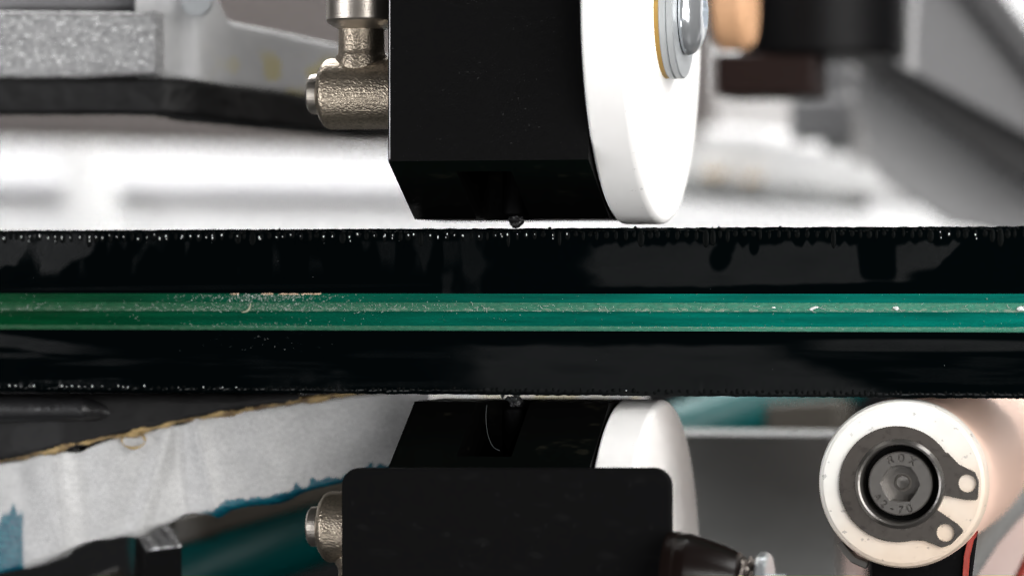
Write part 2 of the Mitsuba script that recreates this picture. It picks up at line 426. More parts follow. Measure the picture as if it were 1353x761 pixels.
def ply_mesh(z0, z1, seed, top):
    xs = np.arange(X0, X1, 0.22)
    zin = np.linspace(z0, z1, 24)
    prof = [(0.0, z) for z in zin]
    pts = np.array([(60, z0), (20, z0), (0.25 if not top else 0.03, z0)] + prof[1:-1] + [(0.25 if top else 0.03, z1), (20, z1), (60, z1)])
    v = np.zeros((len(xs), len(pts), 3))
    v[..., 0] = xs[:, None]
    v[..., 1], v[..., 2] = pts[:, 0], pts[:, 1]
    P = np.stack([v[..., 0] / 9, v[..., 2] / 5, np.zeros_like(v[..., 0])], -1)
    w = meshkit.fbm(P, 3, seed) - 0.5
    out = np.abs(v[..., 2] - (z1 if top else z0))              # distance from the scored edge
    teeth = meshkit.fbm(np.stack([v[..., 0] * 1.4, v[..., 2] * 0.8, np.zeros_like(w)], -1), 2, seed + 5)
    front = (pts[:, 0] < 1)[None, :]
    v[..., 1] += np.where(front, w * 0.16 + 0.30 * (teeth - 0.5) * np.exp(-out / 0.8), 0)
    v[..., 2] += np.where((out < 0.01) & front, (meshkit.noise(np.stack([v[..., 0] * 2.1, v[..., 0] * 0, v[..., 0] * 0], -1), seed + 8) - 0.5) * 0.14, 0)
    return skin(v)


obj(G + '__upper_layer', ply_mesh(-0.74, 7.86, 3, True), 'black_glass_upper', smooth=35, label='glossy black upper layer with a scored toothed top edge')
obj(G + '__lower_layer', ply_mesh(-14.12, -5.66, 11, False), 'black_glass_lower', smooth=35, label='glossy black lower layer with a finely toothed bottom edge')


def strip(z0, z1, y0, y1, rough, seed, bulge=0.0):
    xs = np.arange(X0, X1, 0.3)
    n = 7
    t = np.linspace(0, 1, n)
    pts = np.array([(40, z0)] + [(y0 + (y1 - y0) * a - bulge * math.sin(math.pi * a), z0 + (z1 - z0) * a) for a in t] + [(40, z1)])
    v = np.zeros((len(xs), len(pts), 3))
    v[..., 0] = xs[:, None]
    v[..., 1], v[..., 2] = pts[:, 0], pts[:, 1]
    d = meshkit.fbm(np.stack([v[..., 0] * 1.5, v[..., 2] * 3, v[..., 0] * 0], -1), 3, seed) - 0.5
    v[..., 1] += np.where((pts[:, 0] < 5)[None, :], d * rough, 0)
    return skin(v)


obj(G + '__green_strip', strip(-1.93, -0.745, 0.25, 0.15, 0.02, 1), 'green_gloss', smooth=35, label='narrow smooth green strip below the black upper layer')
obj(G + '__frosted_strip', strip(-3.10, -1.935, -0.10, 0.10, 0.06, 2, 0.12), 'green_frost', smooth=35, label='pale frosted strip along the green band')
obj(G + '__green_strip', strip(-5.02, -3.105, -0.10, 0.42, 0.03, 3, -0.12), 'green_gloss', smooth=35, label='wide smooth green strip in the middle of the band')
obj(G + '__frosted_strip', strip(-5.655, -5.025, 0.0, -0.1, 0.10, 4, 0.08), 'green_frost', smooth=35, label='thin frosted strip along the bottom of the green band')

rng = np.random.default_rng(5)
gloss, dull = [], []
x = -76.0
while x < 72:
    x += rng.uniform(0.85, 1.35)
    L = rng.uniform(0.40, 0.75)
    big = rng.random() < (0.10 if x < 10 else 0.22)
    if big:
        L *= rng.uniform(1.3, 2.0)
    bright = rng.random() < (0.85 if x < -34 else 0.6 if x < 8 else 0.05)
    dull.append(ball((x, -0.02 + rng.normal(0, 0.05), 7.35 - L * 0.75), (rng.uniform(0.22, 0.40) * (1.25 if big else 1), rng.uniform(0.12, 0.24), L), 2))
    if bright:
        r = rng.uniform(0.07, 0.17)
        gloss.append(ball((x + rng.normal(0, 0.08), -0.27, 6.95 + rng.normal(0, 0.13)), (r * rng.uniform(0.5, 0.9), 0.10, r * rng.uniform(0.7, 1.5)), 2))
        if rng.random() < 0.3:
            gloss.append(ball((x + rng.normal(0, 0.15), -0.2, 6.6 + rng.normal(0, 0.2)), (0.07, 0.1, 0.12), 1))
    for _ in range(3):
        dull.append(ball((x + rng.uniform(-0.5, 0.5), -0.05, 7.45 + rng.normal(0, 0.16)), rng.uniform(0.10, 0.24, 3), 1))
obj(G + '__score_teeth', dull, 'black_glass_dull', smooth=True, kind='stuff', label='row of small black teeth along the scored top edge')
obj(G + '__score_glints', gloss, 'glass_glint', smooth=True, kind='stuff', label='pale beads painting the glints of the teeth along the top edge')
gloss, dull = [], []
x = -76.0
while x < 72:
    x += rng.uniform(0.6, 1.1)
    dull.append(ball((x, 0.0 + rng.normal(0, 0.04), -13.55 + rng.normal(0, 0.1)), (rng.uniform(0.15, 0.3), 0.16, rng.uniform(0.2, 0.42)), 1))
    if rng.random() < (0.5 if x < -48 else 0.25 if x < -35 else 0.03):
        gloss.append(ball((x, -0.18, -13.35 + rng.normal(0, 0.06)), rng.uniform(0.05, 0.16, 3), 1))
obj(G + '__score_teeth', dull, 'black_glass_dull', smooth=True, kind='stuff', label='row of tiny black teeth along the bottom edge')
obj(G + '__score_glints', gloss, 'glass_glint', smooth=True, kind='stuff', label='pale beads painting the glints along the bottom edge')


# dust, grit and fibres lying on the edge
def grit(n, fx, fz, r0, r1, y=-0.22):
    out = []
    t = trimesh.creation.icosahedron()
    for _ in range(n):
        r = r0 * (r1 / r0) ** (rng.random() ** 2)
        R = trimesh.transformations.random_rotation_matrix(rng.random(3))[:3, :3]
        v = (t.vertices * rng.uniform(0.5, 1.3, 3)) @ R.T * r
        out.append(trimesh.Trimesh(v + [fx(), y + rng.uniform(-0.05, 0.08), fz()], t.faces, process=False))
    return out


U = rng.uniform
d = grit(300, lambda: U(-76, 72), lambda: -2.5 + rng.normal(0, 0.28), 0.025, 0.08, -0.28)
d += grit(420, lambda: U(-76, 72), lambda: -2.93 + rng.normal(0, 0.10), 0.025, 0.09, -0.2)
d += grit(160, lambda: U(-76, 72), lambda: U(-5.5, -0.9), 0.025, 0.08, -0.05)
d += grit(330, lambda: U(12, 72), lambda: -5.15 + rng.normal(0, 0.10), 0.03, 0.085, -0.22)
d += grit(140, lambda: rng.normal(-34, 6), lambda: U(-5.3, -4.7), 0.03, 0.07, -0.2)
d += grit(520, lambda: rng.normal(-34, 5.5), lambda: -0.9 - abs(rng.normal(0, 0.5)), 0.03, 0.10, 0.02)
d += grit(500, lambda: rng.normal(-30, 11), lambda: -2.45 + rng.normal(0, 0.35), 0.03, 0.10, -0.28)
for _ in range(70):                                            # short fibres
    cx, cz = U(-74, 70), -2.6 + rng.normal(0, 0.3)
    a, L = U(0, math.pi), U(0.25, 0.9)
    t = np.linspace(-0.5, 0.5, 5)[:, None]
    d.append(tube(np.array([cx, -0.36, cz]) + t * L * np.array([math.cos(a), 0, math.sin(a) * 0.7]) + (t ** 2) * U(-0.8, 0.8) * L * np.array([-math.sin(a), 0, math.cos(a)]), U(0.02, 0.045), 5))
obj('glass_dust', d, 'grey_grit', kind='stuff', label='pale glass dust and fibres scattered along the green band', cat='dust')
d = grit(60, lambda: rng.normal(-36, 4), lambda: U(-1.8, -0.8), 0.04, 0.11, 0.0) + grit(200, lambda: U(-76, 72), lambda: U(-5.6, -0.8), 0.02, 0.05, -0.25)
d += grit(60, lambda: rng.normal(-33, 5), lambda: U(-8.5, -5.8), 0.015, 0.04, -0.02) + grit(60, lambda: U(-76, 72), lambda: U(-13.5, 6.5), 0.015, 0.04, -0.03)
obj('glass_dust', d, 'white_grit', kind='stuff', label='white specks of glass dust on the edge of the sheet', cat='dust')
d = []
for a, b in ((-38.8, -37.6), (-34.6, -32.9), (-32.1, -29.4), (-29.0, -26.2)):
    d += grit(int((b - a) * 34), lambda: U(a, b), lambda: -0.80 + rng.normal(0, 0.04), 0.04, 0.10, -0.02)
obj('glass_dust', d, 'peach_grit', kind='stuff', label='peach coloured grit gathered under the black layer left of centre', cat='dust')
for px_, r, lab in ((35.0, 0.20, 'small pale crumb on the frosted strip below the white wheel'), (40.2, 0.30, 'white crumb on the frosted strip left of the roller'),
                    (50.9, 0.30, 'white crumb on the frosted strip above the roller'), (67.0, 0.42, 'largest white crumb at the right end of the green band')):
    m = [ball((px_ + U(-1, 1) * r * 1.2, -0.42, -2.55 + rng.normal(0, 0.25) * r), np.array([1.1, 0.7, 0.75]) * r * U(0.45, 0.85), 2) for _ in range(6)]
    obj('glass_crumb', tm(m3.Manifold.batch_hull([man(q) for q in m[:4]])) if r < 0.25 else m, 'white_grit', label=lab, cat='crumb')
t = np.linspace(0, 1, 12)[:, None]
obj('curled_chip', tube(np.array([-37.2, -0.5, -3.25]) + t * [1.3, 0, 1.2] + np.sin(t * 3.1) * [0.25, -0.1, -0.35], 0.07 + 0.08 * np.sin(t[:, 0] * 3.1), 7), 'peach_dust', smooth=True,
    label='curled pale chip hanging on the green band at left', cat='chip')


# ------------------------------------------------------------------ the two cutting heads
BX0, BX1, BF, BB = -13.7, 12.8, -12.0, 32.0


def block(zb, ze, zfar, s):
    """zb: front edge of the chamfer, ze: the face next to the glass, zfar: the far end; s = +1 above the glass, -1 below."""
    prof = [(BF, zfar), (BF, zb), (1.6, ze), (18.0, ze), (BB, zb), (BB, zfar)]
    g = sg.Polygon(prof)
    m = trimesh.creation.extrude_polygon(g, BX1 - BX0, engine='earcut')
    v = m.vertices
    m = trimesh.Trimesh(np.c_[v[:, 2] + BX0, v[:, 0], v[:, 1]], m.faces, process=False)
    m.fix_normals()
    slot = hull([(x_, y_, z_) for x_ in (-5.2, 2.1) for y_, z_ in ((-9.5, zb - s * 0.4), (9, zb - s * 0.4), (9, ze - s * 3), (-9.5, ze - s * 3))])
    return tm(man(m) - man(slot))


H = 'cutting_head'
labels[H] = {'label': 'upper black cutting head with white wheel and nickel fitting above the glass', 'category': 'cutting head'}
K = 'cutting_head_001'
labels[K] = {'label': 'lower black cutting head with white wheel half behind a black cover plate', 'category': 'cutting head'}


def split_block(key, m):
    """Front and sides in grained black, the slanted face and slot in smoother black."""
    n = m.face_normals
    front = (np.abs(n[:, 2]) < 0.15) & (m.triangles_center[:, 1] < BF + 0.01) | (np.abs(n[:, 0]) > 0.9) & (np.abs(m.triangles_center[:, 0]) > 12)
    a = m.submesh([np.nonzero(front)[0]], append=True)
    b = m.submesh([np.nonzero(~front)[0]], append=True)
    obj(key + '__body', a, 'black_anodised')
    obj(key + '__slanted_face', b, 'black_chamfer', label='smooth slanted black face with a slot for the cutter')


split_block(H, block(16.4, 9.14, 75.0, 1))
obj(H + '__worn_lit_edge', hull([(BX0 - 0.02 + a, BF - 0.06 + b, z) for a, b in ((0, 0.3), (0.0, 0.14), (0.16, 0.0), (0.3, 0.04), (0.3, 0.3)) for z in (16.7, 75)]), 'bare_edge', label='thin worn edge of the black block, pale to draw its highlight')
split_block(K, block(-23.3, -15.12, -80.0, -1))


def cutter(key, z_tip, s):
    """The cutter in the slot of the block: a ribbed holder, a collar and the small cutting tip."""
    z = z_tip
    x, y = -0.55, 5.0
    pts = [(0.0, s * 9.6), (1.9, s * 9.6), (1.9, s * 2.2), (1.75, s * 1.9), (1.0, s * 1.6), (0, s * 1.6)]
    obj(key + '__cutter_holder', lathe(pts, 'z', (x, y, z), 40), 'black_matt', smooth=35)
    m = lathe([(0, s * 1.8), (1.02, s * 1.6), (1.0, s * 1.1), (0.80, s * 0.5), (0.5, s * 0.12), (0, 0)], 'z', (x, y, z), 48).subdivide().subdivide()
    m.merge_vertices()
    m = trimesh.Trimesh(m.vertices + ((meshkit.fbm(m.vertices * 2.2, 2, 3) - 0.5) * 0.5)[:, None] * m.vertex_normals, m.faces, process=False)
    obj(key + '__cutter_tip', m, 'rubber_satin', smooth=35, label='small dark cutting tip just touching the glass')


cutter(H, 7.95, 1)
cutter(K, -14.25, -1)


def wheel(key, zc, outer_bolt):
    y, x0, x1, R = 9.8, 13.0, 18.8, 28.1
    a = np.linspace(0, math.pi / 2, 7)
    e0, e1 = 0.5, 0.9
    prof = [(0, x0), (R - e0, x0)] + [(R - e0 + e0 * math.sin(t), x0 + e0 - e0 * math.cos(t)) for t in a[1:]]
    prof += [(R, x1 - e1)] + [(R - e1 + e1 * math.cos(t), x1 - e1 + e1 * math.sin(t)) for t in a[1:]] + [(0, x1)]
    w = obj(key + '__guide_wheel', lathe(prof, 'x', (0, y, zc), 240), 'white_plastic', smooth=25, label='white plastic guide wheel')
    if outer_bolt:
        obj(w + '__bushing', lathe([(0, x1 - 0.1), (8.62, x1 - 0.1), (8.62, x1 + 0.55), (0, x1 + 0.55)], 'x', (0, y, zc), 96), 'brass_yellow', smooth=30, label='yellow ring behind the washers')
        for k, (r, xa) in enumerate(((8.7, x1 + 0.55), (8.7, x1 + 1.54))):
            obj(w + '__washer', lathe([(0, xa), (r - 0.15, xa), (r, xa + 0.15), (r, xa + 0.8), (r - 0.2, xa + 0.98), (0, xa + 0.98)], 'x', (0, y, zc), 96), 'zinc_dull', smooth=30)
        xa = x1 + 2.65
        dome = [(0, xa), (5.4, xa), (5.6, xa + 0.35)] + [(5.6 * math.cos(t), xa + 0.35 + 2.75 * math.sin(t)) for t in np.linspace(0.08, 1.05, 9)] + [(0, xa + 0.35 + 2.75 * math.sin(1.05))]
        hx = [(xa + q_, y + 2.2 * math.cos(k * math.pi / 3 + 0.2), zc + 2.2 * math.sin(k * math.pi / 3 + 0.2)) for k in range(6) for q_ in (1.0, 4.0)]
        obj(w + '__screw', tm(man(lathe(dome, 'x', (0, y, zc), 72)) - man(hull(hx))), 'zinc', smooth=25, label='shiny domed zinc screw with hexagon socket')


wheel(H, 36.6, True)
wheel(K, -43.0, False)


def fitting(key, zc, s, x_in):
    """An angled nickel air fitting on the left side of the block: body lying along x, neck and collar along z."""
    R, y = 4.75, 0.0
    f = key + '__air_fitting'
    xl = -26.3
    body = lathe([(0, xl), (3.0, xl), (3.7, xl + 0.25), (4.4, xl + 0.75), (R - 0.1, xl + 1.1), (R, xl + 1.5), (R, x_in), (0, x_in)], 'x', (0, y, zc), 96)
    neckz = [(0, 0), (3.6, s * 2.0), (3.5, s * 4.9), (3.2, s * 5.3), (3.1, s * 5.8), (3.1, s * 8.7), (0, s * 8.7)]
    sh = lathe(neckz if s > 0 else neckz[::-1], 'z', (-20.6, y, zc), 64)
    obj(f, tm(man(body) + man(sh)), 'nickel', smooth=35, label='sand blasted nickel air fitting')
    obj(f + '__end_cap', lathe([(0, xl - 1.5), (2.3, xl - 1.5), (2.65, xl - 1.2), (2.75, xl - 0.3), (2.75, xl + 0.2), (0, xl + 0.2)], 'x', (0, y, zc), 48), 'turned_nickel', smooth=30)
    col = [(0, s * 8.4), (3.1, s * 8.5), (4.7, s * 9.4), (4.95, s * 9.8), (4.95, s * 20), (0, s * 20)]
    obj(f + '__collar', lathe(col, 'z', (-20.4, y, zc), 72), 'turned_nickel', smooth=30)


fitting(H, 25.9, 1, BX0 + 0.5)
fitting(K, -31.9, -1, BX0 + 0.5)

# cover plate, spindle and washer of the lower head
plate = sg.Polygon([(-17.73, -50.16), (-17.73, -22.93), (25.02, -22.42), (25.02, -49.05)])
inner = plate.buffer(-2.3).buffer(2.3, quad_segs=10)
obj(K + '__cover_plate', slab(list(inner.exterior.coords)[:-1], -20.0, -18.6, 0.3), 'black_matt', smooth=30, label='black cover plate with rounded corners')
SY, SZ = -22.0, -37.6
spx = 25.05
obj(K + '__spindle', lathe([(0, spx), (7.35, spx), (7.45, spx + 0.3), (7.45, spx + 1.3), (7.2, spx + 1.5), (7.2, spx + 2.6), (7.1, spx + 3.0), (6.6, spx + 4.8), (5.8, spx + 7.2), (5.0, spx + 8.9), (4.4, spx + 9.3), (0, spx + 9.3)],
                           'x', (0, SY, SZ), 96), 'spindle_brown', smooth=30, label='dark brown tapered spindle')
M('spindle_brown', pr(rgb(0.005, 0.003, 0.0026), 0.24, specular=0.25))
th = []
for k in range(3):
    xa = spx + 9.2 + k * 0.75
    th += [(4.1, xa), (4.5, xa + 0.3), (4.1, xa + 0.6)]
obj(K + '__thread', lathe([(0, spx + 9.2)] + th + [(0, spx + 11.4)], 'x', (0, SY, SZ), 96), 'thread_steel', smooth=20, label='gritty dark screw thread')
M('thread_steel', bump(pr(rgb(0.25, 0.22, 0.20), 0.2, 1.0), lambda p, n, uv: noise(p.x * 2500, p.y * 2500, p.z * 2500), 0.6, 0.05))
xa = spx + 11.3
obj(K + '__washer', lathe([(0, xa), (4.75, xa), (5.0, xa + 0.25), (5.0, xa + 1.1), (4.7, xa + 1.4), (0, xa + 1.4)], 'x', (0, SY, SZ), 96), 'zinc', smooth=30)
obj(K + '__nut', hull([(xa + q_, SY + 2.6 * math.cos(k * math.pi / 3), SZ + 2.6 * math.sin(k * math.pi / 3)) for k in range(6) for q_ in (1.3, 3.2)]), 'zinc_dull')

t = np.linspace(0, 1, 24)[:, None]
thr = np.array([(-2.69, -2.3, -15.29), (-2.89, -2.3, -16.89), (-2.69, -2.3, -19.08), (-1.97, -2.3, -20.67), (-0.95, -2.3, -21.05)])
tt = np.linspace(0, 1, len(thr))
path = np.stack([np.interp(t[:, 0], tt, thr[:, k]) for k in range(3)], -1)
path[:, 1] += -0.6 + np.interp(path[:, 2], [-22, -15], [-8.2, 3.2])
path[:, 0] += np.interp(path[:, 2], [-22, -15], [2.0, -0.8])
obj('glass_thread', tube(np.stack([np.convolve(np.pad(path[:, k], 2, mode='edge'), np.ones(5) / 5, 'valid') for k in range(3)], 1), 0.07, 7), 'clear_thread', smooth=True, label='thin pale glass thread hanging down the slot of the lower cutting head', cat='glass thread')
ch = [ball((-0.9 + rng.normal(0, 0.5), 4.0 + rng.normal(0, 0.3), -14.8 + rng.normal(0, 0.25)), rng.uniform(0.15, 0.4, 3), 1) for _ in range(16)]
obj('glass_chips', ch, 'clear_thread', kind='stuff', label='grey glass chips heaped around the lower cutting tip', cat='glass chips')

# ------------------------------------------------------------------ support roller on the right
R_ = 'support_roller'
labels[R_] = {'label': 'white plastic roller with a spring clip and socket screw under the glass at right', 'category': 'roller'}
RX, RZ = 51.52, -25.2
C = (RX, 0, RZ)
sx, sz = 51.3, -25.15
sl = [(5.5, 1.2), (10.3, 1.2)]
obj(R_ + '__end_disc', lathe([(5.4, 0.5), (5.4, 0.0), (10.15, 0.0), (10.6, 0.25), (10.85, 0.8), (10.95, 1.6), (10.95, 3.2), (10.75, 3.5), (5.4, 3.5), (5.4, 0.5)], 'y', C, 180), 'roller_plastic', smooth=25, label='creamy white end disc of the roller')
obj(R_ + '__sleeve', lathe([(6.2, 3.6), (10.7, 3.6), (11.0, 4.2), (11.0, 120), (6.2, 120), (6.2, 3.6)], 'y', C, 160), 'sleeve_tint', smooth=30, label='roller sleeve with orange bounce light in its salmon colour')
E_ = (sx, 0, sz)
hole = [(4.25, 3.8), (4.95, 3.8), (4.95, -0.7), (5.1, -1.05), (5.35, -1.15), (5.75, -0.75), (5.85, -0.3), (5.85, 3.8), (4.25, 3.8)]
obj(R_ + '__shaft', lathe(hole, 'y', E_, 128), 'shaft_steel', smooth=28, label='steel shaft end with a bright bevelled rim')
M('shaft_steel', bump(pr(rgb(0.17, 0.16, 0.15), 0.27, 0.8), lambda p, n, uv: fbm(p.x * 2500, p.y * 2500, p.z * 2500), 0.03, 0.04))
M('clip_steel', bump(pr(mikit.proc(lambda p, n, uv: mix((0.070, 0.061, 0.054), (0.045, 0.038, 0.034), smoothstep(0.55, 0.75, fbm(p.x * 1300, p.y * 1300, p.z * 1300)))), 0.42, 0.5), lambda p, n, uv: fbm(p.x * 3000, p.y * 3000, p.z * 3000), 0.05, 0.04))
M('screw_steel', bump(pr(rgb(0.27, 0.255, 0.24), 0.27, 0.78), lambda p, n, uv: fbm(p.x * 2600, p.y * 2600, p.z * 2600), 0.02, 0.04))
M('void_black', pr(rgb(0.003, 0.003, 0.003), 0.6, specular=0.1))
obj(R_ + '__bore', lathe([(0, 3.75), (4.96, 3.75), (4.96, 3.9), (0, 3.9)], 'y', E_, 64), 'void_black')
# the spring clip: an eccentric ring, open at lower right, with a drilled ear on each side of the gap
ring = sg.Point(-0.35, -0.05).buffer(7.45, quad_segs=32)
for ang in (0.0, -47.0):
    a = math.radians(ang)
    ca, sa = math.cos(a), math.sin(a)
    side = 1 if ang == 0 else -1
    ear = sg.Polygon([(5.8, -1.9 * side), (9.95, -1.95 * side), (10.1, 0.4 * side), (9.6, 1.6 * side), (8.6, 2.05 * side), (7.5, 2.6 * side), (5.6, 4.6 * side)])
    ear = ear.buffer(0).buffer(-0.35).buffer(0.7).buffer(-0.35)
    ear = sg.Polygon([(x_ * ca - z_ * sa, x_ * sa + z_ * ca) for x_, z_ in ear.exterior.coords])
    ring = ring.union(ear)
ring = ring.difference(sg.Point(0, 0).buffer(5.62, quad_segs=32))
g0, g1 = math.radians(-12.5), math.radians(-34.5)
ring = ring.difference(sg.Polygon([(3.5 * math.cos(g0), 3.5 * math.sin(g0) - .2), (12 * math.cos(g0), 12 * math.sin(g0)), (12 * math.cos(g1), 12 * math.sin(g1)), (3.5 * math.cos(g1), 3.5 * math.sin(g1))]))
for hx_, hz_ in ((8.65, 0.15), (5.85, -6.2)):
    ring = ring.difference(sg.Point(hx_, hz_).buffer(1.15, quad_segs=16))
if ring.geom_type != 'Polygon':
    ring = max(ring.geoms, key=lambda q: q.area)
ring = ring.buffer(0.12).buffer(-0.12)
rm = extr(ring, -0.55, 0.25)
rm.apply_translation([sx, 0, sz])
obj(R_ + '__spring_clip', rm, 'clip_steel', smooth=30, label='dark spring clip with two drilled ears')
# socket screw with engraved lettering
sc = man(lathe([(0, 3.7), (4.0, 3.7), (4.12, 3.5), (4.12, 0.0), (3.95, -0.18), (0, -0.18)], 'y', (0, 0, 0), 128))
rot = math.radians(-2)
hexm = hull([(2.62 * math.cos(k * math.pi / 3 + rot), y_, 2.62 * math.sin(k * math.pi / 3 + rot)) for k in range(6) for y_ in (-1, 2.7)])
cone = lathe([(0, -0.5), (2.75, -0.5), (2.15, 0.1), (0, 0.2)], 'y', (0, 0, 0), 64)
pit = lathe([(0, 2.6), (1.25, 2.6), (0.8, 3.1), (0, 3.2)], 'y', (0, 0, 0), 48)
sc = sc - man(hexm) - man(cone) - man(pit)


def engrave(sc, text, r, a0, da, h, bottom):
    for k, chx in enumerate(text):
        g = meshkit.text_mesh(chx, h, 0.5, True)
        flat = g.triangles[g.face_normals[:, 2] > 0.9][:, :, :2]
        flat = shapely.union_all([sg.Polygon(t_).buffer(0.012) for t_ in flat]).buffer(-0.004).simplify(0.006)
        g = trimesh.util.concatenate([trimesh.creation.extrude_polygon(q_, 0.5, engine='earcut') for q_ in getattr(flat, 'geoms', [flat])])
        v = np.asarray(g.vertices)
        cx = (v[:, 0].min() + v[:, 0].max()) / 2
        v = v - [cx, 0.5 * h, 0]
        a = math.radians(a0 + k * da)
        up = np.array([math.cos(a), math.sin(a)]) * (-1 if bottom else 1)
        right = np.array([up[1], -up[0]])
        w2 = r * np.array([math.cos(a), math.sin(a)]) + v[:, :1] * right + v[:, 1:2] * up
        g = trimesh.Trimesh(np.c_[w2[:, 0], -0.45 + v[:, 2] * 1.5, w2[:, 1]], g.faces, process=False)
        g.fix_normals()
        sc = sc - man(g)
    return sc


sc = engrave(sc, 'RDX', 3.35, 112, -25, 0.95, False)
sc = engrave(sc, 'A2-70', 3.35, 211, 20, 0.95, True)
sm = tm(sc)
sm.apply_translation([sx, 0, sz])
obj(R_ + '__screw', sm, 'screw_steel', smooth=22, label='socket screw with engraved letters RDX and A2-70')

obj('roller_bracket', [slab([(46.29, -30.7), (60.4, -30.48), (58.64, -44.31), (47.18, -44.57)], 7, 12, 0.4)], 'black_matt', smooth=30, label='black bracket under the white roller at right', cat='bracket')
rp = np.array([(61.47, 6, -28.44), (59.91, 6, -31.9), (59.22, 6, -34.86), (58.73, 6, -41.26)])
obj('red_strip', loft_strip(rp, 0.75, 4.0), 'red_rubber', smooth=30, label='narrow red strip running down beside the black roller bracket', cat='strip')
cp = np.array([(43.23, 1.5, -32.93), (43.92, 1.5, -34.0), (45.0, 1.5, -35.16), (46.77, 1.5, -35.91)])
obj('metal_clip', loft_strip(cp, 0.9, 3.0), 'shaft_steel', smooth=30, label='small bent metal leaf at the lower left of the white roller', cat='clip')

# ------------------------------------------------------------------ clamp arms at the left
A = 'clamp_arm'
labels[A] = {'label': 'grey cast clamp arm with sparkling end block and black pad at upper left', 'category': 'clamp arm'}
obj(A + '__end_block', loft([(-86.76, 20, 30.05, 39.83), (-68.37, 20, 29.9, 39.38), (-56.02, 20, 30.26, 39.05)], 22, 0.6, 22, 1.0, 0.10, 0.8, 3), 'sparkle_cast', smooth=40, label='rough sparkling silver end block')
obj(A + '__casting', loft([(-61.26, 24, 29.83, 50.94), (-56.71, 24, 29.87, 50.83), (-51.38, 24, 29.15, 50.7)] + [(-49.02, 30, 28.82, 38.62)] + [(-45.88, 42, 28.57, 38.15)] + [(-40.64, 56, 27.91, 37.04)] + [(-33.73, 70, 26.93, 35.58)], 16, 0.8, 20, 1.2, 0.05, 2.0, 4), 'smooth_cast', smooth=40,
    label='smooth grey casting with yellow stains')
obj(A + '__top_rib', slab([(-91.27, 49.02), (-60.25, 48.33), (-59.21, 40.19), (-91.27, 40.78)], 31, 44, 1), 'grey_paint', smooth=30)
obj(A + '__screw', lathe([(0, 0), (2.2, 0), (2.2, 1.2), (1.5, 1.9), (0, 2.0)], 'y', (-50.6, 20.6, 40.6), 32), 'zinc_dull', smooth=30)
obj(A + '__pad', loft([(-86.96, 20.5, 25.08, 30.3), (-66.27, 20.5, 24.94, 29.79), (-55.51, 20.5, 24.71, 29.64)] + [(-51.38, 24, 24.3, 29.47)] + [(-49.02, 30, 24.02, 29.25)] + [(-45.88, 42, 23.89, 29.02)] + [(-40.64, 56, 23.57, 28.48)] + [(-33.73, 70, 23.19, 27.4)], 7, 0.6, 14, 0.7, 0.22, 1.6, 9), 'rubber', smooth=40,
    label='ragged black rubber pad under the arm')

B_ = 'clamp_arm_001'
labels[B_] = {'label': 'grey speckled clamp arm with blue paint edge and black pad at lower left', 'category': 'clamp arm'}
LOW = [(-82.66, 10, -41.93, -25.03), (-73.4, 10, -39.53, -23.97)] + [(-66.15, 8, -37.03, -22.22)] + [(-56.72, 9.5, -34.25, -20.3)] + [(-46.54, 12, -31.43, -17.89)] + [(-33.23, 15, -28.27, -15.58)] + [(-21.01, 18, -25.34, -14.12)] + [(-15.76, 19.5, -24.2, -13.81)]
FOLDS = ((-45.99, 0.22, 0.8, 0.75), (-49.51, 0.10, 1.6, -0.95), (-53.20, -0.30, 1.3, 0.85), (-63.5, 0.1, 2.5, -0.8), (-38.0, 0.3, 3.0, 0.7))
obj(B_ + '__casting', loft(LOW, 4, 0.6, 30, 0.8, 0.05, 1.6, 6, lump=0.9, folds=FOLDS), 'lower_cast', smooth=40,
    label='pale grey speckled casting with blue paint along its lower edge')
gx = np.linspace(0, 1, 150)
lo = np.asarray(LOW)[:7]
gs = np.r_[0, np.cumsum(np.linalg.norm(np.diff(lo[:, :2], axis=0), axis=1))]
gp = np.stack([np.interp(gx * gs[-1], gs, lo[:, k]) for k in range(4)], -1)
gn = meshkit.fbm(np.c_[gx * 34, gx * 0, gx * 0], 3, 17)
gm = meshkit.fbm(np.c_[gx * 60, gx * 0 + 5, gx * 0], 2, 18)
glue = [(p[0], p[1] - 0.7, p[3] - 0.02 - 1.6 * max(0.0, a - 0.36), p[3] + 0.22 + 0.9 * (b_ - 0.3)) for p, a, b_ in zip(gp, gn, gm)]
obj(B_ + '__glue_line', loft(glue, 5, 0.4, 6, 0.3, 0.35, 0.7, 21), 'glue', smooth=40, label='uneven tan glue line')
dt = np.linspace(0, 2 * math.pi, 20)
obj(B_ + '__glue_drip', tube(np.array([(-55.68, 9.7, -21.03)][0]) + np.c_[1.7 * np.cos(dt), -1.2 + 0.2 * np.sin(dt), 1.05 * np.sin(dt)], 0.16 + 0.07 * np.sin(3 * dt), 7), 'glue', smooth=True, label='loop of dried tan glue')
obj(B_ + '__pad', loft([(-82.25, 9, -25.19, -15.11), (-73.01, 9, -24.13, -14.84)] + [(-65.85, 7.2, -22.6, -14.73)] + [(-56.51, 8.9, -20.58, -14.72)] + [(-46.31, 11.3, -18.18, -14.72)] + [(-33.0, 14.2, -15.76, -14.5)], 12, 0.5, 16, 1.2, 0.25, 3.5, 31), 'rubber', smooth=40,
    label='black rubber pad pressed against the underside of the glass')
obj(B_ + '__pad_block', loft([(-80.69, 5.2, -18.88, -14.99), (-67.31, 5.2, -18.44, -14.99), (-61.79, 5.2, -18.29, -15.16)] + [(-59.5, 8, -18.38, -15.86)] + [(-57.12, 10, -18.85, -17.28)], 8, 0.4, 14, 2.2, 0.12, 2.5, 33), 'rubber_satin', smooth=40, label='raised shiny rubber lip')

